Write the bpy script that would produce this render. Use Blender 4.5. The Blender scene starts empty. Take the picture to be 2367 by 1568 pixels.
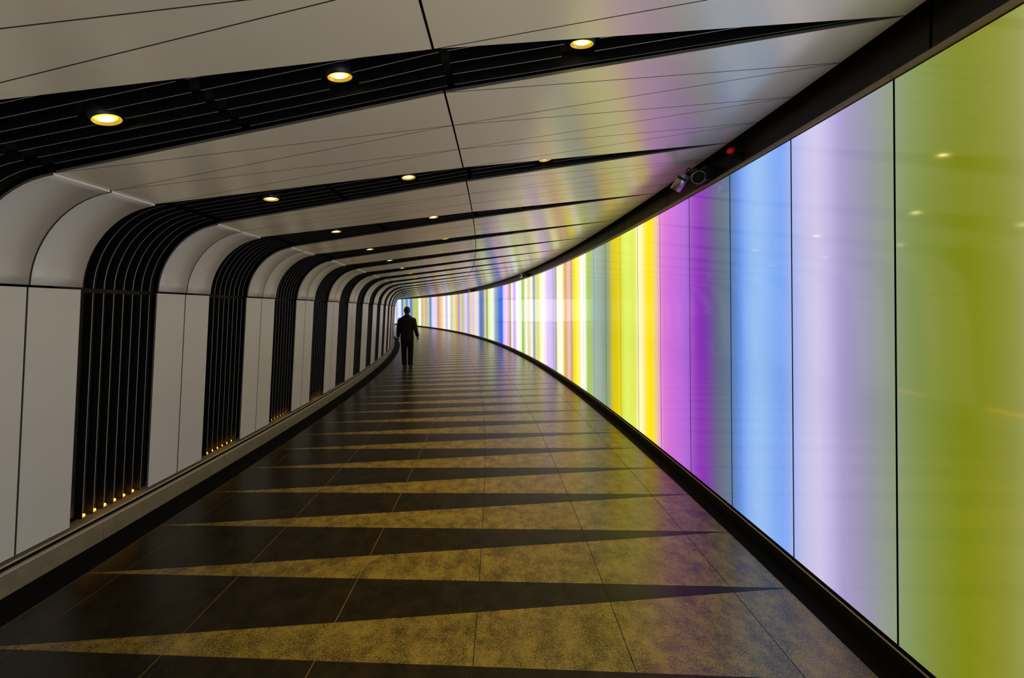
import bpy, math, random
from mathutils import Vector, Matrix
random.seed(7)
sc = bpy.context.scene
COL = sc.collection
# ------------------------------------------------------------------ geometry of the tunnel (metres)
RC = 55.0104            # radius of the camera's arc
TH0, P = 0.0438, 0.0207  # angle of the first dark recess and the angular period of the bays
TJ, PJ = 0.0304 * 0.978, 0.01035 * 0.978  # glass panel joints on the right wall
H_CAM, F_PX, CX, HY, YAW = 1.70, 800.0, 1155.28, 715.49, 0.0333
END = 0.80

def W(dr, th, z):
    return Vector(((RC + dr) * math.cos(th) - RC, (RC + dr) * math.sin(th), z))

# ------------------------------------------------------------------ mesh builder
class MB:
    def __init__(s): s.v = []; s.f = []; s.m = []
    def add(s, pts, faces, mi=0):
        o = len(s.v); s.v += [tuple(p) for p in pts]
        for f in faces: s.f.append([o + i for i in f]); s.m.append(mi)
    def hexa(s, b, t, mi=0):      # two quads (b: 4 pts, t: 4 pts)
        s.add(list(b) + list(t), [(0, 1, 2, 3), (7, 6, 5, 4), (0, 4, 5, 1), (1, 5, 6, 2), (2, 6, 7, 3), (3, 7, 4, 0)], mi)
    def slab(s, F, B, mi=0, me=None):   # front grid F[i][j], back grid B[i][j]
        me = mi if me is None else me
        n, m = len(F), len(F[0]); o = len(s.v)
        for G in (F, B):
            for r in G: s.v += [tuple(p) for p in r]
        a = lambda i, j: o + i * m + j
        b = lambda i, j: o + n * m + i * m + j
        for i in range(n - 1):
            for j in range(m - 1):
                s.f.append([a(i, j), a(i, j + 1), a(i + 1, j + 1), a(i + 1, j)]); s.m.append(mi)
                s.f.append([b(i, j), b(i + 1, j), b(i + 1, j + 1), b(i, j + 1)]); s.m.append(me)
        for i in range(n - 1):
            s.f.append([a(i, 0), a(i + 1, 0), b(i + 1, 0), b(i, 0)]); s.m.append(me)
            s.f.append([a(i, m - 1), b(i, m - 1), b(i + 1, m - 1), a(i + 1, m - 1)]); s.m.append(me)
        for j in range(m - 1):
            s.f.append([a(0, j), b(0, j), b(0, j + 1), a(0, j + 1)]); s.m.append(me)
            s.f.append([a(n - 1, j), a(n - 1, j + 1), b(n - 1, j + 1), b(n - 1, j)]); s.m.append(me)
    def tube(s, path, rad, n=12, mi=0, cap=True):
        path = [Vector(p) for p in path]
        if not isinstance(rad, (list, tuple)): rad = [rad] * len(path)
        rings = []
        for i, p in enumerate(path):
            d = (path[min(i + 1, len(path) - 1)] - path[max(i - 1, 0)]).normalized()
            u = d.orthogonal().normalized() if i == 0 else (u - d * u.dot(d)).normalized()
            w = d.cross(u)
            rr = rad[i] if isinstance(rad[i], (list, tuple)) else (rad[i], rad[i])
            rings.append([p + u * math.cos(2 * math.pi * k / n) * rr[0] + w * math.sin(2 * math.pi * k / n) * rr[1] for k in range(n)])
        s.rings(rings, mi, cap)
    def rings(s, rings, mi=0, cap=True):
        n = len(rings[0]); o = len(s.v)
        for r in rings: s.v += [tuple(p) for p in r]
        for i in range(len(rings) - 1):
            for k in range(n):
                k2 = (k + 1) % n
                s.f.append([o + i * n + k, o + i * n + k2, o + (i + 1) * n + k2, o + (i + 1) * n + k]); s.m.append(mi)
        if cap:
            s.f.append([o + k for k in range(n)][::-1]); s.m.append(mi)
            s.f.append([o + (len(rings) - 1) * n + k for k in range(n)]); s.m.append(mi)
    def mesh(s, name, mats, smooth=False):
        me = bpy.data.meshes.new(name); me.from_pydata(s.v, [], s.f); me.update()
        for m in mats: me.materials.append(m)
        me.polygons.foreach_set('material_index', s.m)
        import bmesh
        bm = bmesh.new(); bm.from_mesh(me); bmesh.ops.recalc_face_normals(bm, faces=bm.faces); bm.to_mesh(me); bm.free()
        if smooth:
            me.polygons.foreach_set('use_smooth', [True] * len(me.polygons))
        return me
    def build(s, name, mats, parent=None, smooth=False):
        if not isinstance(mats, (list, tuple)): mats = [mats]
        o = bpy.data.objects.new(name, s.mesh(name, mats, smooth)); COL.objects.link(o)
        if parent: o.parent = parent
        return o

def tag(o, label=None, cat=None, group=None, kind=None):
    if label: o['label'] = label
    if cat: o['category'] = cat
    if group: o['group'] = group
    if kind: o['kind'] = kind
    return o
def struct(o): o['kind'] = 'structure'; return o
def empty(name, loc, rz=0.0):
    o = bpy.data.objects.new(name, None); COL.objects.link(o)
    o.location = loc; o.rotation_euler = (0, 0, rz); o.empty_display_size = 0.1
    return o
def copy_tree(o, parent=None, keep=lambda n: True):
    c = o.copy(); COL.objects.link(c); c.parent = parent
    for ch in list(o.children):
        if keep(ch.name): copy_tree(ch, c, keep)
    return c

# ------------------------------------------------------------------ materials
def mat(name, col, rough=0.5, metal=0.0, spec=0.5, emit=None, es=1.0, noise=0.0, nscale=20.0, coat=0.0, bump=0.0):
    m = bpy.data.materials.new(name); m.use_nodes = True
    nt = m.node_tree; b = nt.nodes['Principled BSDF']
    b.inputs['Base Color'].default_value = (*col, 1); b.inputs['Roughness'].default_value = rough
    b.inputs['Metallic'].default_value = metal; b.inputs['Specular IOR Level'].default_value = spec
    b.inputs['Coat Weight'].default_value = coat
    if emit:
        b.inputs['Emission Color'].default_value = (*emit, 1); b.inputs['Emission Strength'].default_value = es
    if noise > 0 or bump > 0:
        t = nt.nodes.new('ShaderNodeTexCoord'); n = nt.nodes.new('ShaderNodeTexNoise')
        n.inputs['Scale'].default_value = nscale; n.inputs['Detail'].default_value = 5
        nt.links.new(t.outputs['Object'], n.inputs['Vector'])
        if noise > 0:
            r = nt.nodes.new('ShaderNodeValToRGB')
            r.color_ramp.elements[0].position = 0.3; r.color_ramp.elements[1].position = 0.7
            r.color_ramp.elements[0].color = (*[c * (1 - noise) for c in col], 1)
            r.color_ramp.elements[1].color = (*[min(1, c * (1 + noise)) for c in col], 1)
            nt.links.new(n.outputs['Fac'], r.inputs['Fac']); nt.links.new(r.outputs['Color'], b.inputs['Base Color'])
        if bump > 0:
            bp = nt.nodes.new('ShaderNodeBump'); bp.inputs['Strength'].default_value = bump; bp.inputs['Distance'].default_value = 0.002
            nt.links.new(n.outputs['Fac'], bp.inputs['Height']); nt.links.new(bp.outputs['Normal'], b.inputs['Normal'])
    return m
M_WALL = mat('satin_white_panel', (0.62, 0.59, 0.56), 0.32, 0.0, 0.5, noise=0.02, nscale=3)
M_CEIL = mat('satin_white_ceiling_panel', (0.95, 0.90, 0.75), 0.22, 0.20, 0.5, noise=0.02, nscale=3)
M_BLACK = mat('matt_black_backing', (0.006, 0.006, 0.007), 0.8, 0, 0.1, noise=0.2)
M_BACK = mat('black_recess_back', (0.030, 0.026, 0.022), 0.7, 0, 0.15, noise=0.2)
M_SLAT = mat('shaded_slat_side', (0.006, 0.006, 0.007), 0.6, 0, 0.1, noise=0.1)  # shade inside the recess painted into the slat sides as near-black
M_EDGE = mat('lit_slat_edge', (0.38, 0.38, 0.39), 0.4, 0.2, 0.5, noise=0.05)  # light caught by the slat fronts painted as a paler grey
M_JOINT = mat('dark_joint_edge', (0.10, 0.09, 0.08), 0.6, noise=0.1)
M_LIP = mat('lit_panel_lip', (0.95, 0.93, 0.9), 0.4, noise=0.02)  # lit end face of the curved panels painted near white
M_FASCIA = mat('dark_fascia', (0.030, 0.024, 0.022), 0.35, 0.2, 0.4, noise=0.15, nscale=6)
M_RAIL = mat('bronze_rail', (0.50, 0.42, 0.29), 0.4, 0.2, 0.5, noise=0.08, nscale=30)
M_PLINTH = mat('bronze_plinth', (0.24, 0.20, 0.13), 0.45, 0.25, 0.5, noise=0.15, nscale=12)
M_PEDGE = mat('bright_plinth_edge', (0.75, 0.70, 0.58), 0.35, 0.3, noise=0.05)
M_KICK = mat('black_kick_plate', (0.008, 0.007, 0.006), 0.4, 0, 0.3, noise=0.2)
M_BRASS = mat('warm_brass_foot', (0.75, 0.42, 0.08), 0.35, 0.8, noise=0.1)
M_AMBER = mat('amber_uplight', (0.3, 0.15, 0.02), 0.5, emit=(1.0, 0.42, 0.02), es=8.0)
M_LAMP = mat('warm_lamp_bulb', (0.5, 0.4, 0.2), 0.3, emit=(1.0, 0.78, 0.32), es=8.0)
M_LGLASS = mat('amber_lens_glass', (0.5, 0.4, 0.1), 0.3, emit=(1.0, 0.58, 0.03), es=1.6)
M_LRING = mat('lamp_reflector_rim', (0.5, 0.4, 0.12), 0.25, 0.9, emit=(1.0, 0.6, 0.05), es=0.35)
M_LBODY = mat('lamp_housing_dark', (0.02, 0.02, 0.035), 0.4, 0.3)
M_CHROME = mat('brushed_camera_metal', (0.55, 0.53, 0.55), 0.22, 0.9, noise=0.05)
M_CAMD = mat('dark_camera_shell', (0.02, 0.02, 0.022), 0.35, 0.0, noise=0.1)
M_LENS = mat('camera_glass', (0.004, 0.004, 0.005), 0.1, 0, 0.5)
M_CABLE = mat('cable_rubber', (0.02, 0.02, 0.02), 0.6)
M_RED = mat('red_beacon_lens', (0.5, 0.01, 0.01), 0.25, emit=(1.0, 0.01, 0.005), es=0.10)
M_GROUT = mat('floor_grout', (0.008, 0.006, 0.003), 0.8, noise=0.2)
M_GROUT_SHEEN = mat('sheen_floor_grout', (0.26, 0.19, 0.07), 0.4, 0.3, noise=0.2)  # reflected light on the left-hand floor joints painted as a gold tone
M_SUIT = mat('black_suit_cloth', (0.009, 0.008, 0.007), 0.85, 0, 0.15, noise=0.25, nscale=40)
M_TROU = mat('black_trouser_cloth', (0.006, 0.006, 0.006), 0.9, 0, 0.1, noise=0.2, nscale=40)
M_SKIN = mat('skin', (0.07, 0.042, 0.03), 0.6, noise=0.1, nscale=30)
M_HAIR = mat('dark_hair', (0.003, 0.0025, 0.002), 0.8, noise=0.3, nscale=120)
M_SHOE = mat('black_leather', (0.004, 0.004, 0.004), 0.7, noise=0.1)
M_PAPER = mat('pale_phone', (0.55, 0.62, 0.62), 0.4)

def stone(name, dark, lite, rough, sp=0.5):
    m = bpy.data.materials.new(name); m.use_nodes = True; nt = m.node_tree; b = nt.nodes['Principled BSDF']
    L = nt.links.new
    t = nt.nodes.new('ShaderNodeTexCoord')
    n1 = nt.nodes.new('ShaderNodeTexNoise'); n1.inputs['Scale'].default_value = 8; n1.inputs['Detail'].default_value = 9; n1.inputs['Roughness'].default_value = 0.8
    n2 = nt.nodes.new('ShaderNodeTexNoise'); n2.inputs['Scale'].default_value = 170; n2.inputs['Detail'].default_value = 3
    L(t.outputs['Object'], n1.inputs['Vector']); L(t.outputs['Object'], n2.inputs['Vector'])
    mx = nt.nodes.new('ShaderNodeMix'); mx.data_type = 'FLOAT'; mx.inputs[0].default_value = 0.5
    L(n1.outputs['Fac'], mx.inputs[2]); L(n2.outputs['Fac'], mx.inputs[3])
    r = nt.nodes.new('ShaderNodeValToRGB'); r.color_ramp.elements[0].position = 0.43; r.color_ramp.elements[1].position = 0.575
    r.color_ramp.elements[0].color = (*dark, 1); r.color_ramp.elements[1].color = (*lite, 1)
    L(mx.outputs[0], r.inputs['Fac']); L(r.outputs['Color'], b.inputs['Base Color'])
    rr = nt.nodes.new('ShaderNodeMapRange'); rr.inputs['To Min'].default_value = rough - 0.06; rr.inputs['To Max'].default_value = rough + 0.10
    L(n1.outputs['Fac'], rr.inputs['Value']); L(rr.outputs['Result'], b.inputs['Roughness'])
    b.inputs['Specular IOR Level'].default_value = sp
    bp = nt.nodes.new('ShaderNodeBump'); bp.inputs['Strength'].default_value = 0.12; bp.inputs['Distance'].default_value = 0.001
    L(n2.outputs['Fac'], bp.inputs['Height']); L(bp.outputs['Normal'], b.inputs['Normal'])
    return m
M_TL = stone('light_granite', (0.042, 0.029, 0.004), (0.28, 0.205, 0.030), 0.25, 0.8)
M_TD = stone('dark_granite', (0.001, 0.0008, 0.0003), (0.022, 0.015, 0.004), 0.29, 0.32)
M_TB = stone('black_granite_border', (0.002, 0.002, 0.002), (0.008, 0.007, 0.006), 0.75, 0.08)

# glowing glass: colour comes from the LED sequence stored per column of the glass
M_GLOW = bpy.data.materials.new('backlit_glass'); M_GLOW.use_nodes = True
nt = M_GLOW.node_tree; b = nt.nodes['Principled BSDF']
a = nt.nodes.new('ShaderNodeAttribute'); a.attribute_name = 'led'
t = nt.nodes.new('ShaderNodeTexCoord'); n = nt.nodes.new('ShaderNodeTexNoise'); n.inputs['Scale'].default_value = 1.3
nt.links.new(t.outputs['Object'], n.inputs['Vector'])
mr = nt.nodes.new('ShaderNodeMapRange'); mr.inputs['To Min'].default_value = 0.9; mr.inputs['To Max'].default_value = 1.08
nt.links.new(n.outputs['Fac'], mr.inputs['Value']); nt.links.new(mr.outputs['Result'], b.inputs['Emission Strength'])
nt.links.new(a.outputs['Color'], b.inputs['Emission Color'])
b.inputs['Base Color'].default_value = (0.03, 0.03, 0.03, 1); b.inputs['Roughness'].default_value = 0.06
b.inputs['IOR'].default_value = 2.3

# ------------------------------------------------------------------ cross-section of wall, curve and ceiling
WB, WS = (-2.984, 0.20), (-2.906, 1.84)      # foot of the leaning wall panels, horizontal seam
CL, CR = (-2.396, 2.425), (1.784, 3.012)     # ceiling from the end of the curve to the right edge
RM = -0.29                                    # lengthwise ceiling joint
SLOPE = (CR[1] - CL[1]) / (CR[0] - CL[0])
def czr(r): return CL[1] + (r - CL[0]) * SLOPE
def bez(t):
    lean = (WS[0] - WB[0]) / (WS[1] - WB[1])
    n1 = math.hypot(lean, 1); n2 = math.hypot(1, SLOPE)
    a0 = 0.29; a1 = 0.29
    p0 = WS; p1 = (WS[0] + lean / n1 * a0, WS[1] + a0 / n1); p2 = (CL[0] - a1 / n2, CL[1] - SLOPE * a1 / n2); p3 = CL
    c = [(1 - t) ** 3, 3 * t * (1 - t) ** 2, 3 * t * t * (1 - t), t ** 3]
    q = tuple(sum(c[i] * p[j] for i, p in enumerate((p0, p1, p2, p3))) for j in (0, 1))
    d = tuple(3 * ((1 - t) ** 2 * (p1[j] - p0[j]) + 2 * (1 - t) * t * (p2[j] - p1[j]) + t * t * (p3[j] - p2[j])) for j in (0, 1))
    m = math.hypot(*d); return q[0], q[1], -d[1] / m, d[0] / m
def prof(s):   # s: 0..1 wall, 1..2 curve, 2.. ceiling radius from CL ( s-2 metres of radius )
    if s <= 1:
        l = math.hypot(WS[0] - WB[0], WS[1] - WB[1])
        return (WB[0] + (WS[0] - WB[0]) * s, WB[1] + (WS[1] - WB[1]) * s, -(WS[1] - WB[1]) / l, (WS[0] - WB[0]) / l)
    if s <= 2: return bez(s - 1)
    r = CL[0] + (s - 2); l = math.hypot(1, SLOPE)
    return r, czr(r), -SLOPE / l, 1 / l
DB = WB[0]                                    # origin radius of a bay
def L(s, k, off=0.0):                         # local point of a bay; k in periods from the bay's origin
    r, z, nx, nz = prof(s); r += off * nx; z += off * nz; th = k * P
    return Vector(((RC + r) * math.cos(th) - (RC + DB), (RC + r) * math.sin(th), z))
def kg(mm, r=-2.9): return mm / 1000.0 / (RC + r) / P   # millimetres -> periods

def bay_origin(n): th = TH0 + n * P; return W(DB, th, 0.0), th

# ------------------------------------------------------------------ white cladding bay  (from k=-0.5 to 0, before the recess n)
def wall_piece(s0, s1, k0, k1, ns, nk=2, off=0.0, th=0.014):
    mb = MB(); F = []; B = []
    for i in range(ns + 1):
        s = s0 + (s1 - s0) * i / ns
        F.append([L(s, k0 + (k1 - k0) * j / nk, off) for j in range(nk + 1)])
        B.append([L(s, k0 + (k1 - k0) * j / nk, off + th) for j in range(nk + 1)])
    mb.slab(F, B, 0, 1); return mb
def tri_facet(pts, gap, th=0.014):            # pts: (r, k); inset by gap and extrude away from the room
    P2 = [(r, k * P * (RC + r)) for r, k in pts]
    ar = sum(P2[i][0] * P2[(i + 1) % 3][1] - P2[(i + 1) % 3][0] * P2[i][1] for i in range(3))
    if ar < 0: P2.reverse()
    ln = []
    for i in range(3):
        a, b = P2[i], P2[(i + 1) % 3]; d = (b[0] - a[0], b[1] - a[1]); m = math.hypot(*d)
        g = 0.005 if abs(d[0]) < 0.02 * m + 1e-6 else gap
        n = (-d[1] / m, d[0] / m); ln.append((a[0] + n[0] * g, a[1] + n[1] * g, d[0], d[1]))
    out = []
    for i in range(3):
        a = ln[i - 1]; b = ln[i]
        det = a[2] * (-b[3]) + b[2] * a[3]
        t = ((b[0] - a[0]) * (-b[3]) + b[2] * (b[1] - a[1])) / det
        out.append((a[0] + a[2] * t, a[1] + a[3] * t))
    mb = MB()
    f = []; bk = []
    for r, y in out:
        k = y / (RC + r) / P
        f.append(L(2 + r - CL[0], k, 0)); bk.append(L(2 + r - CL[0], k, th))
    mb.add(f + bk, [(0, 1, 2)], 0); mb.add(f + bk, [(3, 5, 4), (0, 3, 4, 1), (1, 4, 5, 2), (2, 5, 3, 0)], 1)
    return mb
LN = [(CL[0], -0.5), (CL[0], -0.25), (CL[0], 0.0)]
MN = [(RM, -0.685), (RM, -0.43), (RM, -0.177), (RM, 0.075)]
EN = [(CR[0], -0.75), (CR[0], -0.5), (CR[0], -0.25), (CR[0], 0.0), (CR[0], 0.25)]
def make_bay(n):
    loc, th = bay_origin(n); root = empty('cladding_bay', loc, th)
    g = kg(4.5)
    for k0, k1 in ((-0.5, -0.25 - g), (-0.25 + g, 0.0)):
        wall_piece(0.0, 0.997, k0, k1, 2).build('wall_panel', [M_WALL, M_JOINT], root)
        mb = wall_piece(1.012, 1.992, k0, k1, 14, 2, -0.010)
        for q in (1, 3): mb.m[-q] = 2
        o = mb.build('curved_panel', [M_WALL, M_JOINT, M_LIP], root)
        for p in o.data.polygons:
            if p.material_index == 0: p.use_smooth = True
    gg = 0.0022
    L1 = [(LN[0], MN[0], MN[1]), (LN[0], LN[1], MN[1]), (LN[1], MN[1], MN[2]), (LN[1], LN[2], MN[2]), (LN[2], MN[2], MN[3])]
    L2 = [(MN[0], EN[0], EN[1]), (MN[0], MN[1], EN[1]), (MN[1], EN[1], EN[2]), (MN[1], MN[2], EN[2]), (MN[2], EN[2], EN[3]), (MN[2], MN[3], EN[3]), (MN[3], EN[3], EN[4])]
    for tr in L1 + L2:
        tri_facet(tr, gg).build('ceiling_panel', [M_CEIL, M_JOINT], root)
    return root
# ------------------------------------------------------------------ dark slatted recess (from k=0 to 0.5)
LK = {-1.76: 0.215, -0.71: 0.175, 0.325: 0.20}
LD = {-1.76: 0.020, -0.71: 0.026, 0.325: 0.038}
TILT = {-1.76: 0.17, -0.71: 0.26, 0.325: 0.33}
ROLL = {-1.76: -0.36, -0.71: -0.16, 0.325: 0.04}
def near_edge(r): return 0.075 * (r - CL[0]) / (RM - CL[0]) if r < RM else 0.075 + 0.175 * (r - RM) / (CR[0] - RM)
def slat_k(j, r):
    k0 = 0.085 + 0.0625 * j
    if r <= CL[0]: return k0
    if r <= RM: return k0 - 0.068 * (r - CL[0])
    return k0 - 0.068 * (RM - CL[0]) - 0.013 - 0.024 * (r - RM)
def make_slat(j):
    mb = MB(); t = kg(1.8)
    segs = [(0.0, 0.985), (1.008, 1.99)]
    br = [(-2.33 + 0.0, -1.305), (-1.262, -0.272), (-0.238, 1.70)]
    for s0, s1 in segs:
        n = 2 if s0 < 0.5 else 14
        ss = [s0 + (s1 - s0) * i / n for i in range(n + 1)]
        put(mb, [(s, slat_k(j, prof(s)[0])) for s in ss], t)
    for r0, r1 in br:
        rr = [r0 + (r1 - r0) * i / 80 for i in range(81)]
        run = []
        for r in rr + [None]:
            good = r is not None and slat_k(j, r) > near_edge(r) + 0.018 and not any(abs(r - lr) < 0.066 and abs(slat_k(j, r) - LK[lr]) < 0.057 for lr in LK)
            if good: run.append(r)
            else:
                if len(run) >= 2: put(mb, [(2 + q - CL[0], slat_k(j, q)) for q in (run[0], run[-1])], t)
                run = []
    return mb
def put(mb, pts, t, o0=0.022, o1=0.080):
    F = [[L(s, k - t, o0), L(s, k + t, o0)] for s, k in pts]; B = [[L(s, k - t, o1), L(s, k + t, o1)] for s, k in pts]
    mb.slab(F, B, 0, 1)
def make_grille(n):
    loc, th = bay_origin(n); root = empty('slatted_recess', loc, th)
    mb = MB(); F = []; B = []
    pts = [0, .5, 1] + [1 + i / 12 for i in range(1, 13)]
    for s in pts:
        F.append([L(s, -0.06, 0.10), L(s, 0.56, 0.10)]); B.append([L(s, -0.06, 0.11), L(s, 0.56, 0.11)])
    for r, a0, a1 in ((RM, 0.0, 0.39), (CR[0], 0.17, 0.33)):
        s = 2 + r - CL[0]; F.append([L(s, a0, 0.10), L(s, a1, 0.10)]); B.append([L(s, a0, 0.11), L(s, a1, 0.11)])
    mb.slab(F, B, 0); mb.build('back_panel', M_BACK, root)
    for j in range(7):
        sl = make_slat(j).build('slat', [M_EDGE, M_SLAT], root)
    for j in range(6):
        k = 0.085 + 0.0625 * (j + 0.5) - 0.012
        mb = MB(); w = kg(11)
        for (z0, z1, o0, o1, ww) in ((0.0, 0.010, 0.030, 0.095, w * 1.2), (0.0, 0.055, 0.082, 0.094, w * .5)):
            b = [L(z0 / 1.64, k - ww, o0), L(z0 / 1.64, k + ww, o0), L(z0 / 1.64, k + ww, o1), L(z0 / 1.64, k - ww, o1)]
            tt = [L(z1 / 1.64, k - ww, o0), L(z1 / 1.64, k + ww, o0), L(z1 / 1.64, k + ww, o1), L(z1 / 1.64, k - ww, o1)]
            mb.hexa(b, tt, 0)
        mb.build('slat_foot', M_BRASS, root)
        mb = MB(); ww = w * 0.8
        b = [L(.012 / 1.64, k - ww, .036), L(.012 / 1.64, k + ww, .036), L(.012 / 1.64, k + ww, .075), L(.012 / 1.64, k - ww, .075)]
        tt = [L(.022 / 1.64, k - ww, .036), L(.022 / 1.64, k + ww, .036), L(.022 / 1.64, k + ww, .075), L(.022 / 1.64, k - ww, .075)]
        mb.hexa(b, tt, 0); mb.build('base_light', M_AMBER, root)
    return root

N0, N1 = -1, 35
ORD = ['first', 'second', 'third', 'fourth', 'fifth', 'sixth', 'seventh', 'eighth', 'ninth', 'tenth', 'eleventh', 'twelfth']
bay0 = make_bay(0); gr0 = make_grille(0)
def place(master, n, first):
    o = master if first else copy_tree(master)
    loc, th = bay_origin(n); o.location = loc; o.rotation_euler = (0, 0, th); return o
for n in range(N0, N1 + 1):
    o = place(bay0, n, n == 0)
    if n == -1: lab = 'white ceiling cladding bay at the very top edge, above the nearest dark recess'
    elif n == 0: lab = 'widest white curved cladding bay at the left edge, before the first full dark recess'
    elif n <= 9: lab = 'white curved cladding bay standing between the %s and %s dark recesses down the left wall' % (ORD[n - 1], ORD[n])
    else: lab = 'thin sliver of far white cladding bay beside the walking man'
    tag(o, lab, 'wall panel', 'white cladding bays of the left wall and ceiling')
    g = gr0 if n == 0 else copy_tree(gr0, None, (lambda nm: True) if n < 4 else (lambda nm: not nm.startswith(('slat_foot', 'base_light'))))
    loc, th = bay_origin(n); g.location = loc; g.rotation_euler = (0, 0, th)
    if n == -1: lab = 'broad black slatted band with three bright downlights crossing the top of the ceiling'
    elif n <= 9: lab = '%s black slatted recess on the left wall, counted from the left edge' % ORD[n]
    else: lab = 'thin far black recess line beside the walking man'
    tag(g, lab, 'slatted recess', 'black slatted recesses between the white bays')

# ------------------------------------------------------------------ downlights
def make_downlight():
    root = empty('downlight', (0, 0, 0))
    n = 28
    def disc(mb, prof_, mi=0, cap=False):
        mb.rings([[Vector((r * math.cos(2 * math.pi * k / n), r * math.sin(2 * math.pi * k / n), z)) for k in range(n)] for r, z in prof_], mi, cap)
    mb = MB(); disc(mb, [(0.052, 0.0), (0.056, 0.003), (0.056, 0.05), (0.040, 0.055), (0.040, 0.09), (0.02, 0.092)], 0, False); disc(mb, [(0.052, 0.0), (0.049, 0.001)], 0)
    mb.build('housing', M_LBODY, root, True)
    mb = MB(); disc(mb, [(0.0495, 0.0005), (0.043, 0.007), (0.0385, 0.010)]); mb.build('reflector_ring', M_LRING, root, True)
    mb = MB(); disc(mb, [(0.039, 0.010), (0.034, 0.008), (0.027, 0.006)]); mb.build('lens', M_LGLASS, root, True)
    mb = MB(); disc(mb, [(0.027, 0.006), (0.015, 0.004), (0.001, 0.0035)]); mb.build('bulb', M_LAMP, root, True)
    return root
dl0 = make_downlight()
first = True
ROWN = {-1.76: 'left', -0.71: 'middle', 0.325: 'right'}
spot = bpy.data.lights.new('downlight_beam', 'SPOT'); spot.energy = 10; spot.color = (1.0, 0.68, 0.20)
spot.spot_size = math.radians(84); spot.spot_blend = 0.9; spot.shadow_soft_size = 0.045
for n in range(N0, N1 + 1):
    for r in (-1.76, -0.71, 0.325):
        kk = LK[r]
        z = czr(r) + LD[r]
        p = W(r, TH0 + (n + kk) * P, z)
        if n >= N0:
            o = dl0 if first else copy_tree(dl0); first = False
            o.location = p; o.rotation_euler = (TILT[r], ROLL[r], TH0 + n * P) if n == -1 else (0.05, -0.139, TH0 + n * P)
            if n <= 3: lab = 'glowing round downlight, %s one in the %s dark ceiling band%s' % (ROWN[r], ['topmost', 'second', 'third', 'fourth', 'fifth'][n + 1], ' from the top')
            else: lab = 'tiny far yellow downlight in a thin dark ceiling band'
            tag(o, lab, 'ceiling light', 'downlights in the dark ceiling bands')
        lo = bpy.data.objects.new('light_source', spot); COL.objects.link(lo)
        if n >= N0: lo.parent = o; lo.location = (0, 0, -0.006)
        else: lo.location = p; lo.name = 'ceiling_beam'; lo['kind'] = 'structure'

# ------------------------------------------------------------------ the colours of the light wall (sRGB read along the wall, by image column at eye height)
STR = [(2367,140,145,60),(2330,138,140,50),(2260,124,132,8),(2200,120,130,16),(2150,125,140,58),(2082,128,146,92),(2070,140,155,118),(2030,140,145,150),(1960,158,148,190),(1925,172,162,215),(1908,208,198,235),(1870,200,195,230),(1845,185,185,230),(1834,165,180,235),(1825,125,165,240),(1795,120,165,240),(1760,150,190,240),(1735,145,185,240),(1715,110,155,240),(1697,70,120,190),(1690,95,120,145),(1662,95,105,128),(1645,105,75,150),(1622,135,40,180),(1600,150,70,190),(1590,170,100,215),(1560,195,105,215),(1530,220,118,215),(1522,235,180,190),(1515,240,200,120),(1509,250,225,0),(1496,255,228,0),(1490,250,230,100),(1482,255,248,190),(1476,255,245,190),(1470,220,230,90),(1445,222,238,100),(1436,218,215,50),(1428,222,200,0),(1416,212,192,10),(1409,150,160,100),(1400,125,148,125),(1385,145,165,155),(1373,150,172,160),(1364,160,190,95),(1357,165,198,80),(1352,235,235,225),(1345,240,230,225),(1338,250,232,110),(1331,255,236,0),(1326,250,225,0),(1322,170,140,100),(1318,222,170,170),(1312,220,182,160),(1308,212,160,60),(1304,212,178,95),(1300,250,235,200),(1294,255,245,215),(1289,250,250,205),(1286,140,155,60),(1282,180,160,210),(1272,198,178,235),(1266,212,188,240),(1260,235,212,220),(1252,255,240,215),(1247,235,228,120),(1244,212,210,50),(1240,210,210,190),(1234,120,138,118),(1230,222,230,222),(1222,220,200,145),(1216,240,240,222),(1212,190,210,110),(1208,125,182,35),(1204,225,240,205),(1196,245,250,240),(1190,188,155,230),(1186,205,178,235),(1183,240,245,220),(1180,125,135,90),(1176,225,155,200),(1170,235,188,225),(1165,190,185,240),(1160,10,80,225),(1155,30,100,238),(1151,95,138,158),(1146,148,158,178),(1138,225,235,225),(1130,212,240,165),(1126,158,162,45),(1121,215,188,188),(1117,88,122,168),(1110,75,115,172),(1105,188,208,240),(1100,250,208,175),(1094,202,188,230),(1088,235,198,155),(1083,145,172,198),(1077,225,192,235),(1070,178,188,145),(1065,205,198,160),(1060,192,125,205),(1055,218,212,15),(1050,225,212,185),(1043,198,198,155),(1038,240,240,255),(1032,188,182,220),(1027,255,235,212),(1020,240,192,145),(1013,188,162,115),(1008,240,188,240),(1000,198,212,255),(995,88,128,165),(990,188,198,168),(985,205,162,158),(980,215,208,105),(975,185,168,148),(971,255,255,250),(965,178,194,96),(957,190,188,105),(950,55,125,190),(945,188,188,220),(940,58,128,190),(935,200,205,118),(930,58,118,200),(925,225,230,255),(920,200,210,245)]
def px_theta(x, dr=1.834):
    u = (x - CX) / F_PX; c, s = math.cos(YAW), math.sin(YAW); dx, dy = c * u - s, s * u + c
    a = dx * dx + dy * dy; bb = 2 * RC * dx; cc = RC ** 2 - (RC + dr) ** 2
    t = (-bb + math.sqrt(bb * bb - 4 * a * cc)) / 2 / a
    return math.atan2(t * dy, RC + t * dx)
def lin(c): c /= 255.0; return c / 12.92 if c < 0.04045 else ((c + 0.055) / 1.055) ** 2.4
SEQ = [(px_theta(x), (lin(r), lin(g), lin(bl))) for x, r, g, bl in STR]
SEQ.sort(key=lambda q: q[0])
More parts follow.
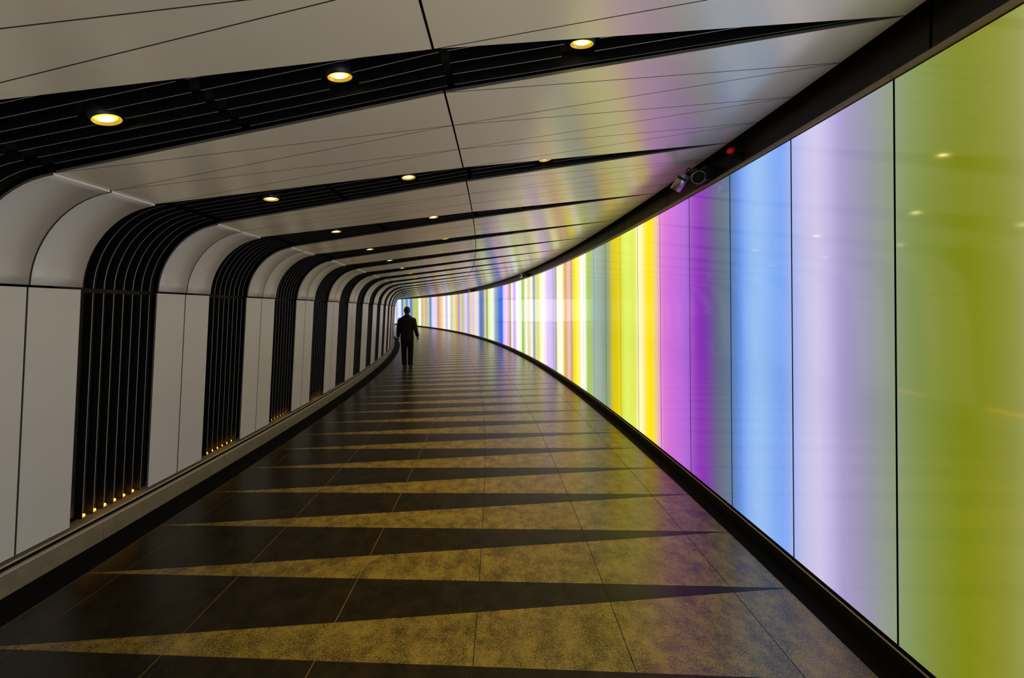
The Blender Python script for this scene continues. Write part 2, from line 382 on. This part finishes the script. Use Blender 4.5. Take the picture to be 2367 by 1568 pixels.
PAL = [(210,200,235),(140,190,245),(150,200,90),(245,235,190),(230,150,220),(250,225,60),(120,170,200),(235,200,170),(180,150,230),(225,235,225)]
PALR = [(225,222,200),(190,205,140),(235,225,160),(215,200,235),(225,230,215),(205,200,240)]
th = SEQ[0][0]; rnd = random.Random(3)
while th > -0.2:
    th -= rnd.uniform(0.002, 0.007); SEQ.insert(0, (th, tuple(lin(q) * (1.0 + 1.9 * min(1, -(th - 0.02) / 0.03)) for q in rnd.choice(PALR))))  # unseen rear panels, made brighter to light the near wall and ceiling
th = SEQ[-1][0]
while th < END + 0.02:
    th += rnd.uniform(0.003, 0.009); SEQ.append((th, tuple(lin(q) for q in rnd.choice(PAL))))
TS = [q[0] for q in SEQ]
import bisect
GAIN = 0.64
def led(th):
    a = [led0(th + (q - 3) * 0.00035) for q in range(7)]; return tuple(sum(v[j] for v in a) / 7 for j in range(3))
def led0(th):
    i = max(1, min(len(TS) - 1, bisect.bisect(TS, th))); t0, c0 = SEQ[i - 1]; t1, c1 = SEQ[i]
    u = (th - t0) / max(1e-9, t1 - t0); u = max(0, min(1, u)); u = u * u * (3 - 2 * u)
    c = [c0[j] * (1 - u) + c1[j] * u for j in range(3)]; fa = max(0.0, min(1.0, (th - 0.072) / 0.03)); bo = GAIN * (1 + fa * (0.04 + 0.22 * min(c) ** 1.3)); return tuple(q * bo for q in c)
ZG0, ZG1, RG0, RG1 = 0.12, 2.780, 1.844, 1.824
def glow_mesh(a0, a1, n, org=None, orz=0.0):
    mb = MB(); F = [[], []]; B = [[], []]
    for j in range(n + 1):
        th = a0 + (a1 - a0) * j / n
        F[0].append(W(RG0, th, ZG0)); F[1].append(W(RG1, th, ZG1)); B[0].append(W(RG0 + 0.02, th, ZG0)); B[1].append(W(RG1 + 0.02, th, ZG1))
    mb.slab(F, B, 0, 1)
    if org is not None:
        R = Matrix.Rotation(-orz, 3, 'Z'); mb.v = [tuple(R @ (Vector(v) - org)) for v in mb.v]
    me = mb.mesh('light_panel', [M_GLOW, M_KICK])
    at = me.attributes.new('led', 'FLOAT_COLOR', 'POINT')
    cols = [led(a0 + (a1 - a0) * j / n) for j in range(n + 1)] * 4
    for i, c in enumerate(cols): at.data[i].color = (*c, 1)
    return me
NAMED = {0: 'pale green and white-lavender', }
DESC = {-2: 'olive', -1: 'olive green glowing glass panel filling the right edge of the photo',
 0: 'tall glass panel fading from grey-green to bright lavender white, left of the olive one',
 1: 'sky blue glowing glass panel with deeper blue left edge',
 2: 'slate grey glass panel with a deep purple left third, beside the sky blue one',
 3: 'glass panel glowing violet to pink, left of the deep purple one',
 4: 'glass panel with a strong yellow stripe and pink right margin, beside the violet one',
 5: 'lime green glowing glass panel left of the strong yellow stripe',
 6: 'glass panel with golden yellow right half and grey-green left edge',
 7: 'narrow plain grey-green glass panel left of the golden yellow one',
 8: 'narrow glass panel shading from grey-green to leaf green and white',
 9: 'narrow glass panel of brilliant pure yellow beside white',
 10: 'narrow glass panel of dusty pink and ochre left of the brilliant yellow',
 11: 'narrow cream white glass panel with an ochre margin',
 12: 'narrow glass panel of soft lilac between cream panels'}
def cname(c):
    r, g, bl = c; m = max(c); n = min(c)
    if m - n < 0.18 * m: return 'white'
    if r > .6 * m and g > .6 * m and bl < .45 * m: return 'yellow'
    if g >= r and g > bl: return 'green'
    if bl > r and g > r * .9: return 'blue'
    if bl > g and r > g: return 'lilac'
    return 'peach'
np_ = int((END - TJ) / PJ) - 2
gap = 0.0042 / (RC + 1.87)
for j in range(-3, np_ + 1):
    a0, a1 = TJ + j * PJ, TJ + (j + 1) * PJ
    am = (a0 + a1) / 2; org = W(RG0, am, ZG0)
    o = bpy.data.objects.new('light_panel', glow_mesh(a0 + gap, a1 - gap, 28 if j < 20 else 16, org, am)); COL.objects.link(o)
    o.location = org; o.rotation_euler = (0, 0, am)
    if j <= -2: lab = 'glowing glass panel just beyond the right edge of the photo'
    elif j <= 12: lab = DESC[j]
    else:
        lab = 'slim far glass panel glowing mostly %s, among the far coloured strips' % cname(led(am))
    tag(o, lab, 'light panel', 'backlit glass panels of the right wall')

# ------------------------------------------------------------------ setting
def sweep(name, quads, mats, a0, a1, step, gap_a=0.0, gaps=None):
    """sweep closed section polygons [(pts(dr,z), mat index)] along the arc; optional gaps at segment ends"""
    mb = MB(); n = max(1, int(round((a1 - a0) / step)))
    for i in range(n):
        b0, b1 = a0 + (a1 - a0) * i / n + gap_a, a0 + (a1 - a0) * (i + 1) / n - gap_a
        for pts, mi in quads:
            A = [W(r, b0, z) for r, z in pts]; B = [W(r, b1, z) for r, z in pts]; m = len(pts)
            mb.add(A + B, [tuple((q, (q + 1) % m, m + (q + 1) % m, m + q)) for q in range(m)], mi)
            if gap_a > 0: mb.add(A + B, [tuple(range(m))[::-1], tuple(m + q for q in range(m))], mi)
    return struct(mb.build(name, mats))
A0 = -0.16
# floor: wedge tiles between light and dark granite, cut by ring joints
RL, RR = -2.69, 1.72
TLF, TRF, PF = 0.0409, 0.0382, 0.00943
rings = [RL] + [-0.926 + 0.768 * i for i in range(-2, 4)] + [RR]
rings = [r for r in rings if RL <= r <= RR]
mb = MB()
def redge(tl, tr, r): return tl + (tr - tl) * (r - RL) / (RR - RL)
gr = 0.0024; ga = 0.0011 / RC
for j in range(int((A0 - TLF) / PF), int((END - TLF) / PF)):
    l0, l1, r0_, r1_ = TLF + (j - 1) * PF, TLF + j * PF, TRF + (j - 1) * PF, TRF + j * PF
    for tl0, tr0, tl1, tr1, mi in ((l0, r1_, l1, r1_, 1), (l0, r0_, l0, r1_, 0)):
        # dark: base at left (l0..l1) closing on r1 ; light: from point l0 opening to r0..r1
        for a, bq in zip(rings[:-1], rings[1:]):
            ra, rb = a + gr, bq - gr
            q = [(ra, redge(tl0, tr0, ra) + ga), (rb, redge(tl0, tr0, rb) + ga), (rb, redge(tl1, tr1, rb) - ga), (ra, redge(tl1, tr1, ra) - ga)]
            if q[3][1] - q[0][1] < 0 and q[2][1] - q[1][1] < 0: continue
            q[3] = (q[3][0], max(q[3][1], q[0][1])); q[2] = (q[2][0], max(q[2][1], q[1][1]))
            mb.add([W(r, t_, 0.0) for r, t_ in q], [(0, 1, 2, 3)], mi)
for a, bq in ((-3.25, RL), (RR, 2.15)):
    n = int((END - A0) / (2 * PJ))
    for i in range(n):
        b0, b1 = A0 + i * 2 * PJ + ga, A0 + (i + 1) * 2 * PJ - ga
        mb.add([W(a, b0, 0), W(bq - gr if bq < 0 else bq, b0, 0), W(bq - gr if bq < 0 else bq, b1, 0), W(a, b1, 0)] if a < 0 else [W(a + gr, b0, 0), W(bq, b0, 0), W(bq, b1, 0), W(a + gr, b1, 0)], [(0, 1, 2, 3)], 2)
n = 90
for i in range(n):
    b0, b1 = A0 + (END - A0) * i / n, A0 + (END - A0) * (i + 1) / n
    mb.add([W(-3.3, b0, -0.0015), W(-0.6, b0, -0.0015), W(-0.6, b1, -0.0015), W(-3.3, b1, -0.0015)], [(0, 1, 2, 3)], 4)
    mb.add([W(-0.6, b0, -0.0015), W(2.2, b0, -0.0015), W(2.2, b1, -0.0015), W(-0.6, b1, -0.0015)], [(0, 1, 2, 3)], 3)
struct(mb.build('floor', [M_TL, M_TD, M_TB, M_GROUT, M_GROUT_SHEEN]))
# backing shells
mb = MB(); n = 100
sp = [0, .5, 1] + [1 + i / 10 for i in range(1, 11)]
for i in range(n):
    b = [A0 + (END - A0) * (i + q) / n for q in (0, 1)]
    for s0, s1 in zip(sp[:-1], sp[1:]):
        q = []
        for s, th in ((s0, b[0]), (s1, b[0]), (s1, b[1]), (s0, b[1])):
            r, z, nx, nz = prof(s); q.append(W(r + 0.13 * nx, th, z + 0.13 * nz))
        mb.add(q, [(0, 1, 2, 3)])
    mb.add([W(-3.115, b[0], -0.002), W(-3.115, b[0], 0.21), W(-3.115, b[1], 0.21), W(-3.115, b[1], -0.002)], [(0, 1, 2, 3)])
struct(mb.build('wall_left', M_BLACK))
mb = MB()
for i in range(n):
    b = [A0 + (END - A0) * (i + q) / n for q in (0, 1)]
    mb.add([W(r, t_, z) for r, z, t_ in ((-2.42, czr(-2.42) + .13, b[0]), (2.05, czr(2.05) + .25, b[0]), (2.05, czr(2.05) + .25, b[1]), (-2.42, czr(-2.42) + .13, b[1]))], [(0, 1, 2, 3)])
struct(mb.build('ceiling', M_BLACK))
mb = MB()
for i in range(n):
    b = [A0 + (END - A0) * (i + q) / n for q in (0, 1)]
    mb.add([W(1.97, b[0], -0.002), W(1.97, b[0], 3.4), W(1.97, b[1], 3.4), W(1.97, b[1], -0.002)], [(0, 1, 2, 3)])
struct(mb.build('wall_right', M_BLACK))
# portions of the tunnel behind the photographer, simplified but in place
def rear(name, s_pts, mats, kk):
    mb = MB()
    for n_ in range(-9, N0):
        th = TH0 + n_ * P
        for (s0, s1) in zip(s_pts[:-1], s_pts[1:]):
            q = []
            for s, e in ((s0, 0), (s1, 0), (s1, 1), (s0, 1)):
                r, z, nx, nz = prof(s)
                k = kk(r)[e]; q.append(W(r, th + k * P, z))
            mb.add(q, [(0, 1, 2, 3)])
    return struct(mb.build(name, mats))
rear('wall_left_rear', [0, 1] + [1 + i / 8 for i in range(1, 9)], [M_WALL], lambda r: (-0.5, 0.0))
rear('ceiling_rear', [2, 2 + RM - CL[0], 2 + CR[0] - CL[0]], [M_CEIL], lambda r: ((-0.5, 0.0) if r < -2.3 else (-0.685, 0.075) if r < 0 else (-0.75, 0.25)))
o = bpy.data.objects.new('wall_right_rear', glow_mesh(A0, TJ - 3 * PJ, 240)); COL.objects.link(o); struct(o)
for nm, th in (('wall_back', A0), ('wall_front', END)):
    mb = MB(); c = [W(-3.3, th, 0), W(2.2, th, 0), W(2.2, th, 3.5), W(-3.3, th, 3.5)]; d = (W(0, th + .003, 0) - W(0, th, 0))
    mb.hexa(c, [p + d for p in c]); struct(mb.build(nm, M_WALL))
# plinth on the left
Z = 0.140
sweep('baseboard_left', [([(-2.95, 0.0), (-2.95, Z - 0.006), (-2.975, Z - 0.006), (-2.975, 0.0)], 0)], [M_PLINTH], TH0 - 0.0004 - 9 * 1.0 * P, TH0 - .0004 + 36 * P, P / 2 * 1.84, 0.00003)
sweep('trim_1', [([(-2.948, Z - 0.006), (-2.948, Z), (-2.980, Z), (-2.980, Z - 0.006)], 1),
                 ([(-2.975, 0.10), (-2.985, 0.155), (-2.99, 0.155), (-3.0, 0.10)], 2),
                 ([(-2.985, 0.160), (-2.985, 0.172), (-3.10, 0.172), (-3.10, 0.160)], 3)], [M_PLINTH, M_PEDGE, M_BLACK, M_RAIL], A0, END, PJ)
# kick plate, rail and fascia on the right
sweep('baseboard_right', [([(1.826, 0.0), (1.832, 0.096), (1.88, 0.096), (1.88, 0.0)], 0), ([(1.830, 0.096), (1.831, 0.101), (1.838, 0.101), (1.838, 0.096)], 1), ([(1.85, 0.09), (1.85, 0.125), (1.90, 0.125), (1.90, 0.09)], 0)], [M_KICK, M_RAIL], A0, END, PJ)
arc = [(1.827 - 0.018 * math.sin(q * math.pi / 6), 2.804 - 0.017 * math.cos(q * math.pi / 6)) for q in range(7)]
sweep('trim_2', [(arc + [(1.85, 2.821), (1.85, 2.787)], 0)], [M_RAIL], TJ - 18 * PJ, TJ + 75 * PJ, PJ, 0.00002)
sweep('trim_3', [([(1.853, 2.815), (1.863, 3.28), (1.873, 3.28), (1.863, 2.815)], 0)], [M_FASCIA], TJ + (-18.2) * PJ, TJ + 75.8 * PJ, 2 * PJ, 0.00010)

# ------------------------------------------------------------------ CCTV cameras and beacon
def cyl_between(mb, p, q, r0, r1=None, n=20, mi=0, cap=True):
    mb.tube([p, q], [r0, r1 if r1 else r0], n, mi, cap)
def make_camera():
    root = empty('security_camera', (0, 0, 0))   # local x: into the room (negative), y: along the tunnel, z: up
    mb = MB(); c = [Vector((0.02, -0.075, -0.06)), Vector((0.155, -0.075, -0.06)), Vector((0.155, 0.055, -0.06)), Vector((0.02, 0.055, -0.06))]
    mb.hexa(c, [v + Vector((0, 0, 0.12)) for v in c]); mb.build('mounting_box', M_CAMD, root)
    mb = MB(); mb.tube([(0.03, -0.01, 0.035), (-0.02, -0.01, 0.05), (-0.05, 0.0, 0.045), (-0.065, 0.005, 0.02)], 0.012, 10); mb.build('bracket', M_CAMD, root, True)
    # first housing, looking back at the viewer
    d = Vector((-0.40, -0.84, -0.36)).normalized(); c0 = Vector((0.035, 0.075, 0.02)); c1 = c0 + d * 0.17
    mb = MB(); cyl_between(mb, c0, c1, 0.050, 0.050, 28); mb.build('camera_housing', M_CHROME, root, True)
    uu = d.orthogonal().normalized(); ww = d.cross(uu)
    mb = MB(); mb.rings([[c1 + d * q + (uu * math.cos(a * math.pi / 16) + ww * math.sin(a * math.pi / 16)) * rr for a in range(32)] for q, rr in ((-0.02, 0.053), (0.016, 0.053), (0.017, 0.050), (0.004, 0.049))], 0, False); mb.build('lens_hood', M_CHROME, root, True)
    mb = MB(); cyl_between(mb, c1 - d * .003, c1 + d * .003, 0.0475, 0.0475, 28); mb.build('lens', M_LENS, root)
    # second housing, looking down the tunnel to the left
    e = Vector((-0.30, 0.45, -0.62)).normalized(); g0 = Vector((-0.075, 0.05, 0.03)); g1 = g0 + e * 0.15
    mb = MB(); cyl_between(mb, g0, g1, 0.047, 0.047, 28); mb.build('camera_housing', M_CHROME, root, True)
    mb = MB(); mb.tube([g0 + e * .03, g0 + e * .05], [0.052, 0.052], 28); mb.build('clamp_ring', M_CAMD, root, True)
    mb = MB(); mb.tube([g1, g1 + e * .004], [0.043, 0.043], 28); mb.build('lens', M_LENS, root)
    mb = MB(); mb.tube([(0.03, 0.03, 0.05), (-0.02, 0.05, 0.075), (-0.06, 0.04, 0.08), (-0.08, 0.03, 0.05)], 0.005, 8); mb.build('cable', M_CABLE, root, True)
    return root
cam0 = make_camera()
cam0.location = W(1.725, 0.0548, 2.88); cam0.rotation_euler = (0, 0, 0.056)
tag(cam0, 'pair of metal security cameras on a box under the fascia, above the violet glass', 'security camera', 'security cameras on the right fascia')
for th, z, lab in ((0.2170, 2.915, 'small distant security camera pair on the fascia above white glass strips'), (0.397, 2.915, 'tiny farthest security camera pair on the fascia, above slate blue glass')):
    o = copy_tree(cam0); o.location = W(1.725, th * .978, z - .025); o.rotation_euler = (0, 0, th); tag(o, lab)
rb = empty('warning_beacon', W(1.79, 0.0486, 2.94), 0.0497)
tag(rb, 'small red warning beacon on the dark fascia, right of the near security cameras', 'warning light')
mb = MB(); c = [Vector((0.0, -0.03, -0.025)), Vector((0.08, -0.03, -0.025)), Vector((0.08, 0.03, -0.025)), Vector((0.0, 0.03, -0.025))]
mb.hexa(c, [v + Vector((0, 0, 0.05)) for v in c]); mb.build('beacon_base', M_CAMD, rb)
mb = MB(); mb.tube([(0.0, 0, 0), (-0.022, 0, -0.004), (-0.036, 0, -0.007), (-0.042, 0, -0.008)], [0.021, 0.020, 0.014, 0.005], 16); mb.build('red_lens', M_RED, rb, True)
mb = MB(); c = [Vector((-0.01, -0.036, -0.045)), Vector((0.05, -0.036, -0.045)), Vector((0.05, 0.045, -0.045)), Vector((-0.01, 0.045, -0.045))]
mb.hexa(c, [v + Vector((0, 0, 0.008)) for v in c]); mb.build('shelf_plate', M_CAMD, rb)

# ------------------------------------------------------------------ the walking man (local: x right, y forward = away from the camera, z up)
PT = 0.1925; PR = -2.10
man = empty('person', W(PR, PT, 0.0), PT - 0.02)
tag(man, 'person in a dark suit walking away down the tunnel, arms at the sides', 'person')
def ell(c, rx, ry, n=20, sq=2.3):
    out = []
    for k in range(n):
        a = 2 * math.pi * k / n; ca, sa = math.cos(a), math.sin(a)
        out.append(Vector((c[0] + rx * math.copysign(abs(ca) ** (2 / sq), ca), c[1] + ry * math.copysign(abs(sa) ** (2 / sq), sa), c[2])))
    return out
def loft(mb, secs, n=20, sq=2.3): mb.rings([ell((x, y, z), rx, ry, n, sq) for x, y, z, rx, ry in secs])
def remeshed(mb, name, m, vox, sm=4):
    o = mb.build(name, m, man, True)
    r = o.modifiers.new('r', 'REMESH'); r.mode = 'VOXEL'; r.voxel_size = vox; r.use_smooth_shade = True
    s = o.modifiers.new('s', 'SMOOTH'); s.iterations = sm; s.factor = 0.5
    return o
LH = Vector((-0.262, 0.04, 0.80)); RH = Vector((0.345, -0.02, 0.79))
def arm(mb, sh, el, wr, r):
    mb.tube([sh, (sh + el) / 2, el, (el + wr) / 2, wr], [r[0], r[1], r[2], r[3], r[4]], 14)
def hand(mb, wr, down, side, fwd):
    # palm with four curled fingers and a thumb
    pc = wr + down * 0.05
    mb.tube([wr - down * 0.02, wr + down * 0.02, wr + down * 0.06, wr + down * 0.095], [(0.026, 0.022), (0.032, 0.018), (0.040, 0.016), (0.036, 0.013)], 12)
    for i, (o_, ln) in enumerate(((0.030, 0.072), (0.010, 0.080), (-0.010, 0.075), (-0.028, 0.060))):
        b = wr + down * 0.088 + fwd * o_
        mb.tube([b - down * .012, b + down * ln * .42, b + down * ln * .78 - side * 0.012, b + down * ln * 0.95 - side * 0.028], [0.0095, 0.009, 0.008, 0.0065], 8)
    b = wr + down * 0.03 + fwd * 0.028
    mb.tube([b, b + down * .03 + fwd * .022, b + down * .062 + fwd * .026 - side * .006], [0.012, 0.0105, 0.008], 8)
SHL, SHR = Vector((-0.180, 0.01, 1.385)), Vector((0.175, 0.0, 1.385))
ELL, ELR = Vector((-0.245, 0.0, 1.12)), Vector((0.250, -0.05, 1.12))
WRL, WRR = Vector((-0.262, 0.05, 0.885)), Vector((0.305, -0.01, 0.90))
mb = MB()   # body: head, neck, trunk, arms, hands, legs as one surface
hd = [(0, 0.005, 1.545, 0.058, 0.062), (0, 0.015, 1.575, 0.062, 0.075), (0, 0.022, 1.605, 0.070, 0.092), (0, 0.020, 1.65, 0.076, 0.098), (0, 0.012, 1.70, 0.078, 0.098), (0, 0.005, 1.735, 0.070, 0.088), (0, 0.0, 1.762, 0.046, 0.058), (0, 0, 1.772, 0.015, 0.02)]
loft(mb, hd, 22, 2.1)
mb.tube([(0, 0.0, 1.44), (0, 0.0, 1.50), (0, 0.008, 1.60)], [0.066, 0.058, 0.056], 16)
for sx in (-1, 1): mb.tube([(sx * 0.072, 0.012, 1.635), (sx * 0.084, 0.004, 1.655), (sx * 0.083, 0.004, 1.682)], [(0.010, 0.012), (0.012, 0.017), (0.008, 0.010)], 8)   # ears
mb.tube([(0, 0.105, 1.70), (0, 0.128, 1.665), (0, 0.118, 1.652)], [0.009, 0.014, 0.012], 8)   # nose
mb.tube([(-0.022, 0.108, 1.615), (0, 0.114, 1.616), (0.022, 0.108, 1.615)], [0.006, 0.008, 0.006], 8)   # mouth
mb.tube([(-0.045, 0.098, 1.694), (0, 0.108, 1.697), (0.045, 0.098, 1.694)], 0.010, 8)   # brow
loft(mb, [(0, 0, 0.80, 0.15, 0.10), (0, 0, 0.90, 0.165, 0.115), (0, 0, 1.05, 0.15, 0.105), (0, 0, 1.25, 0.165, 0.11), (0, 0, 1.38, 0.18, 0.10), (0, 0, 1.45, 0.12, 0.07), (0, 0, 1.48, 0.06, 0.05)])
arm(mb, SHL, ELL, WRL, [0.05, 0.046, 0.038, 0.034, 0.026]); arm(mb, SHR, ELR, WRR, [0.05, 0.046, 0.038, 0.034, 0.026])
hand(mb, WRL, (Vector((-0.02, 0.03, -1))).normalized(), Vector((-1, 0, 0)), Vector((0, 1, 0)))
hand(mb, WRR, (Vector((0.06, 0.02, -1))).normalized(), Vector((1, 0, 0)), Vector((0, 1, 0)))
FL, FR = Vector((-0.088, 0.10, 0.06)), Vector((0.098, -0.04, 0.06))
for hip, kn, ft in ((Vector((-0.085, 0, 0.86)), Vector((-0.092, 0.06, 0.48)), FL), (Vector((0.085, 0, 0.86)), Vector((0.10, 0.01, 0.48)), FR)):
    mb.tube([hip, (hip + kn) / 2, kn, (kn + ft) / 2, ft], [0.078, 0.068, 0.048, 0.044, 0.032], 14)
remeshed(mb, 'body', M_SKIN, 0.006, 3)
mb = MB(); loft(mb, [(0, -0.018, 1.585, 0.070, 0.078), (0, -0.016, 1.62, 0.080, 0.088), (0, -0.012, 1.67, 0.085, 0.097), (0, -0.006, 1.715, 0.084, 0.100), (0, 0.0, 1.75, 0.070, 0.088), (0, 0.004, 1.776, 0.044, 0.058), (0, 0.004, 1.784, 0.012, 0.02)], 22, 2.1)
remeshed(mb, 'hair', M_HAIR, 0.008, 2)
mb = MB()   # suit jacket
loft(mb, [(0.005, 0, 0.80, 0.195, 0.135), (0.005, 0, 0.86, 0.193, 0.138), (0, 0, 0.97, 0.188, 0.135), (0, 0, 1.08, 0.182, 0.128), (0, 0, 1.20, 0.196, 0.135), (0, 0, 1.32, 0.222, 0.135), (0, 0, 1.40, 0.246, 0.122), (0, 0, 1.445, 0.205, 0.100), (0, 0, 1.480, 0.140, 0.088), (0, 0.0, 1.520, 0.085, 0.075), (0, 0.0, 1.545, 0.068, 0.068)], 24, 2.6)
arm(mb, SHL + Vector((-0.012, 0, -.005)), ELL, WRL, [0.080, 0.072, 0.062, 0.055, 0.048]); arm(mb, SHR + Vector((0.012, 0, -.005)), ELR, WRR, [0.080, 0.072, 0.062, 0.055, 0.048])
for sg in (SHL, SHR):
    c = sg + Vector((math.copysign(0.012, sg.x), 0, -0.008)); loft(mb, [(c.x, c.y, c.z + 0.08 * math.sin(a), max(0.002, 0.08 * math.cos(a)), max(0.002, 0.08 * math.cos(a))) for a in [math.radians(-90 + 20 * q) for q in range(10)]], 16, 2.0)
jk = remeshed(mb, 'jacket', M_SUIT, 0.008, 3)
mb = MB(); mb.rings([[Vector((rx * math.cos(q * math.pi / 10), 0.002 + ry * math.sin(q * math.pi / 10), z + 0.006 * math.sin(q * math.pi / 10))) for q in range(20)] for rx, ry, z in ((0.082, 0.078, 1.505), (0.070, 0.068, 1.545), (0.064, 0.062, 1.543))], 0, False)
mb.build('collar', M_SUIT, jk, True)
mb = MB()
loft(mb, [(0, 0, 0.76, 0.165, 0.115), (0, 0, 0.86, 0.172, 0.122), (0, 0, 0.98, 0.160, 0.115)], 24)
for hip, kn, ft in ((Vector((-0.088, 0, 0.84)), Vector((-0.092, 0.055, 0.48)), FL), (Vector((0.090, 0, 0.84)), Vector((0.100, 0.01, 0.48)), FR)):
    mb.tube([hip, (hip + kn) / 2, kn, (kn + ft) / 2, ft + Vector((0, 0, -0.01))], [0.100, 0.092, 0.080, 0.074, 0.070], 16)
remeshed(mb, 'trousers', M_TROU, 0.008, 2)
for ft in (FL, FR):
    mb = MB(); x, y = ft.x, ft.y
    mb.rings([[Vector((x + rx * math.cos(q * math.pi / 8), y + yy + 0.0, z0 + max(-z0 + 0.002, rz * math.sin(q * math.pi / 8)))) for q in range(16)] for yy, rx, rz, z0 in ((-0.085, 0.022, 0.03, 0.035), (-0.06, 0.036, 0.05, 0.045), (0.0, 0.040, 0.06, 0.048), (0.07, 0.046, 0.038, 0.034), (0.14, 0.048, 0.03, 0.026), (0.185, 0.030, 0.020, 0.02))], 0)
    mb.build('shoe', M_SHOE, man, True)
ph = MB(); c = [RH + Vector(v) for v in ((-0.008, -0.032, -0.05), (0.004, -0.032, -0.05), (0.004, 0.032, -0.05), (-0.008, 0.032, -0.05))]

# ------------------------------------------------------------------ camera, world, view
cd = bpy.data.cameras.new('camera'); co = bpy.data.objects.new('camera', cd); COL.objects.link(co)
co.location = (0, 0, H_CAM); co.rotation_euler = (math.pi / 2, 0, YAW)
cd.sensor_fit = 'HORIZONTAL'; cd.sensor_width = 36; cd.lens = F_PX / 2367 * 36
cd.shift_x = (1183.5 - CX) / 2367; cd.shift_y = -(784 - HY) / 2367; cd.clip_start = 0.02; cd.clip_end = 200
sc.camera = co
w = bpy.data.worlds.new('world'); sc.world = w; w.use_nodes = True
w.node_tree.nodes['Background'].inputs['Color'].default_value = (0, 0, 0, 1)
w.node_tree.nodes['Background'].inputs['Strength'].default_value = 0
sc.view_settings.view_transform = 'Standard'; sc.view_settings.look = 'None'; sc.view_settings.gamma = 1
sc.view_settings.use_curve_mapping = False; sc.view_settings.exposure = 0.68
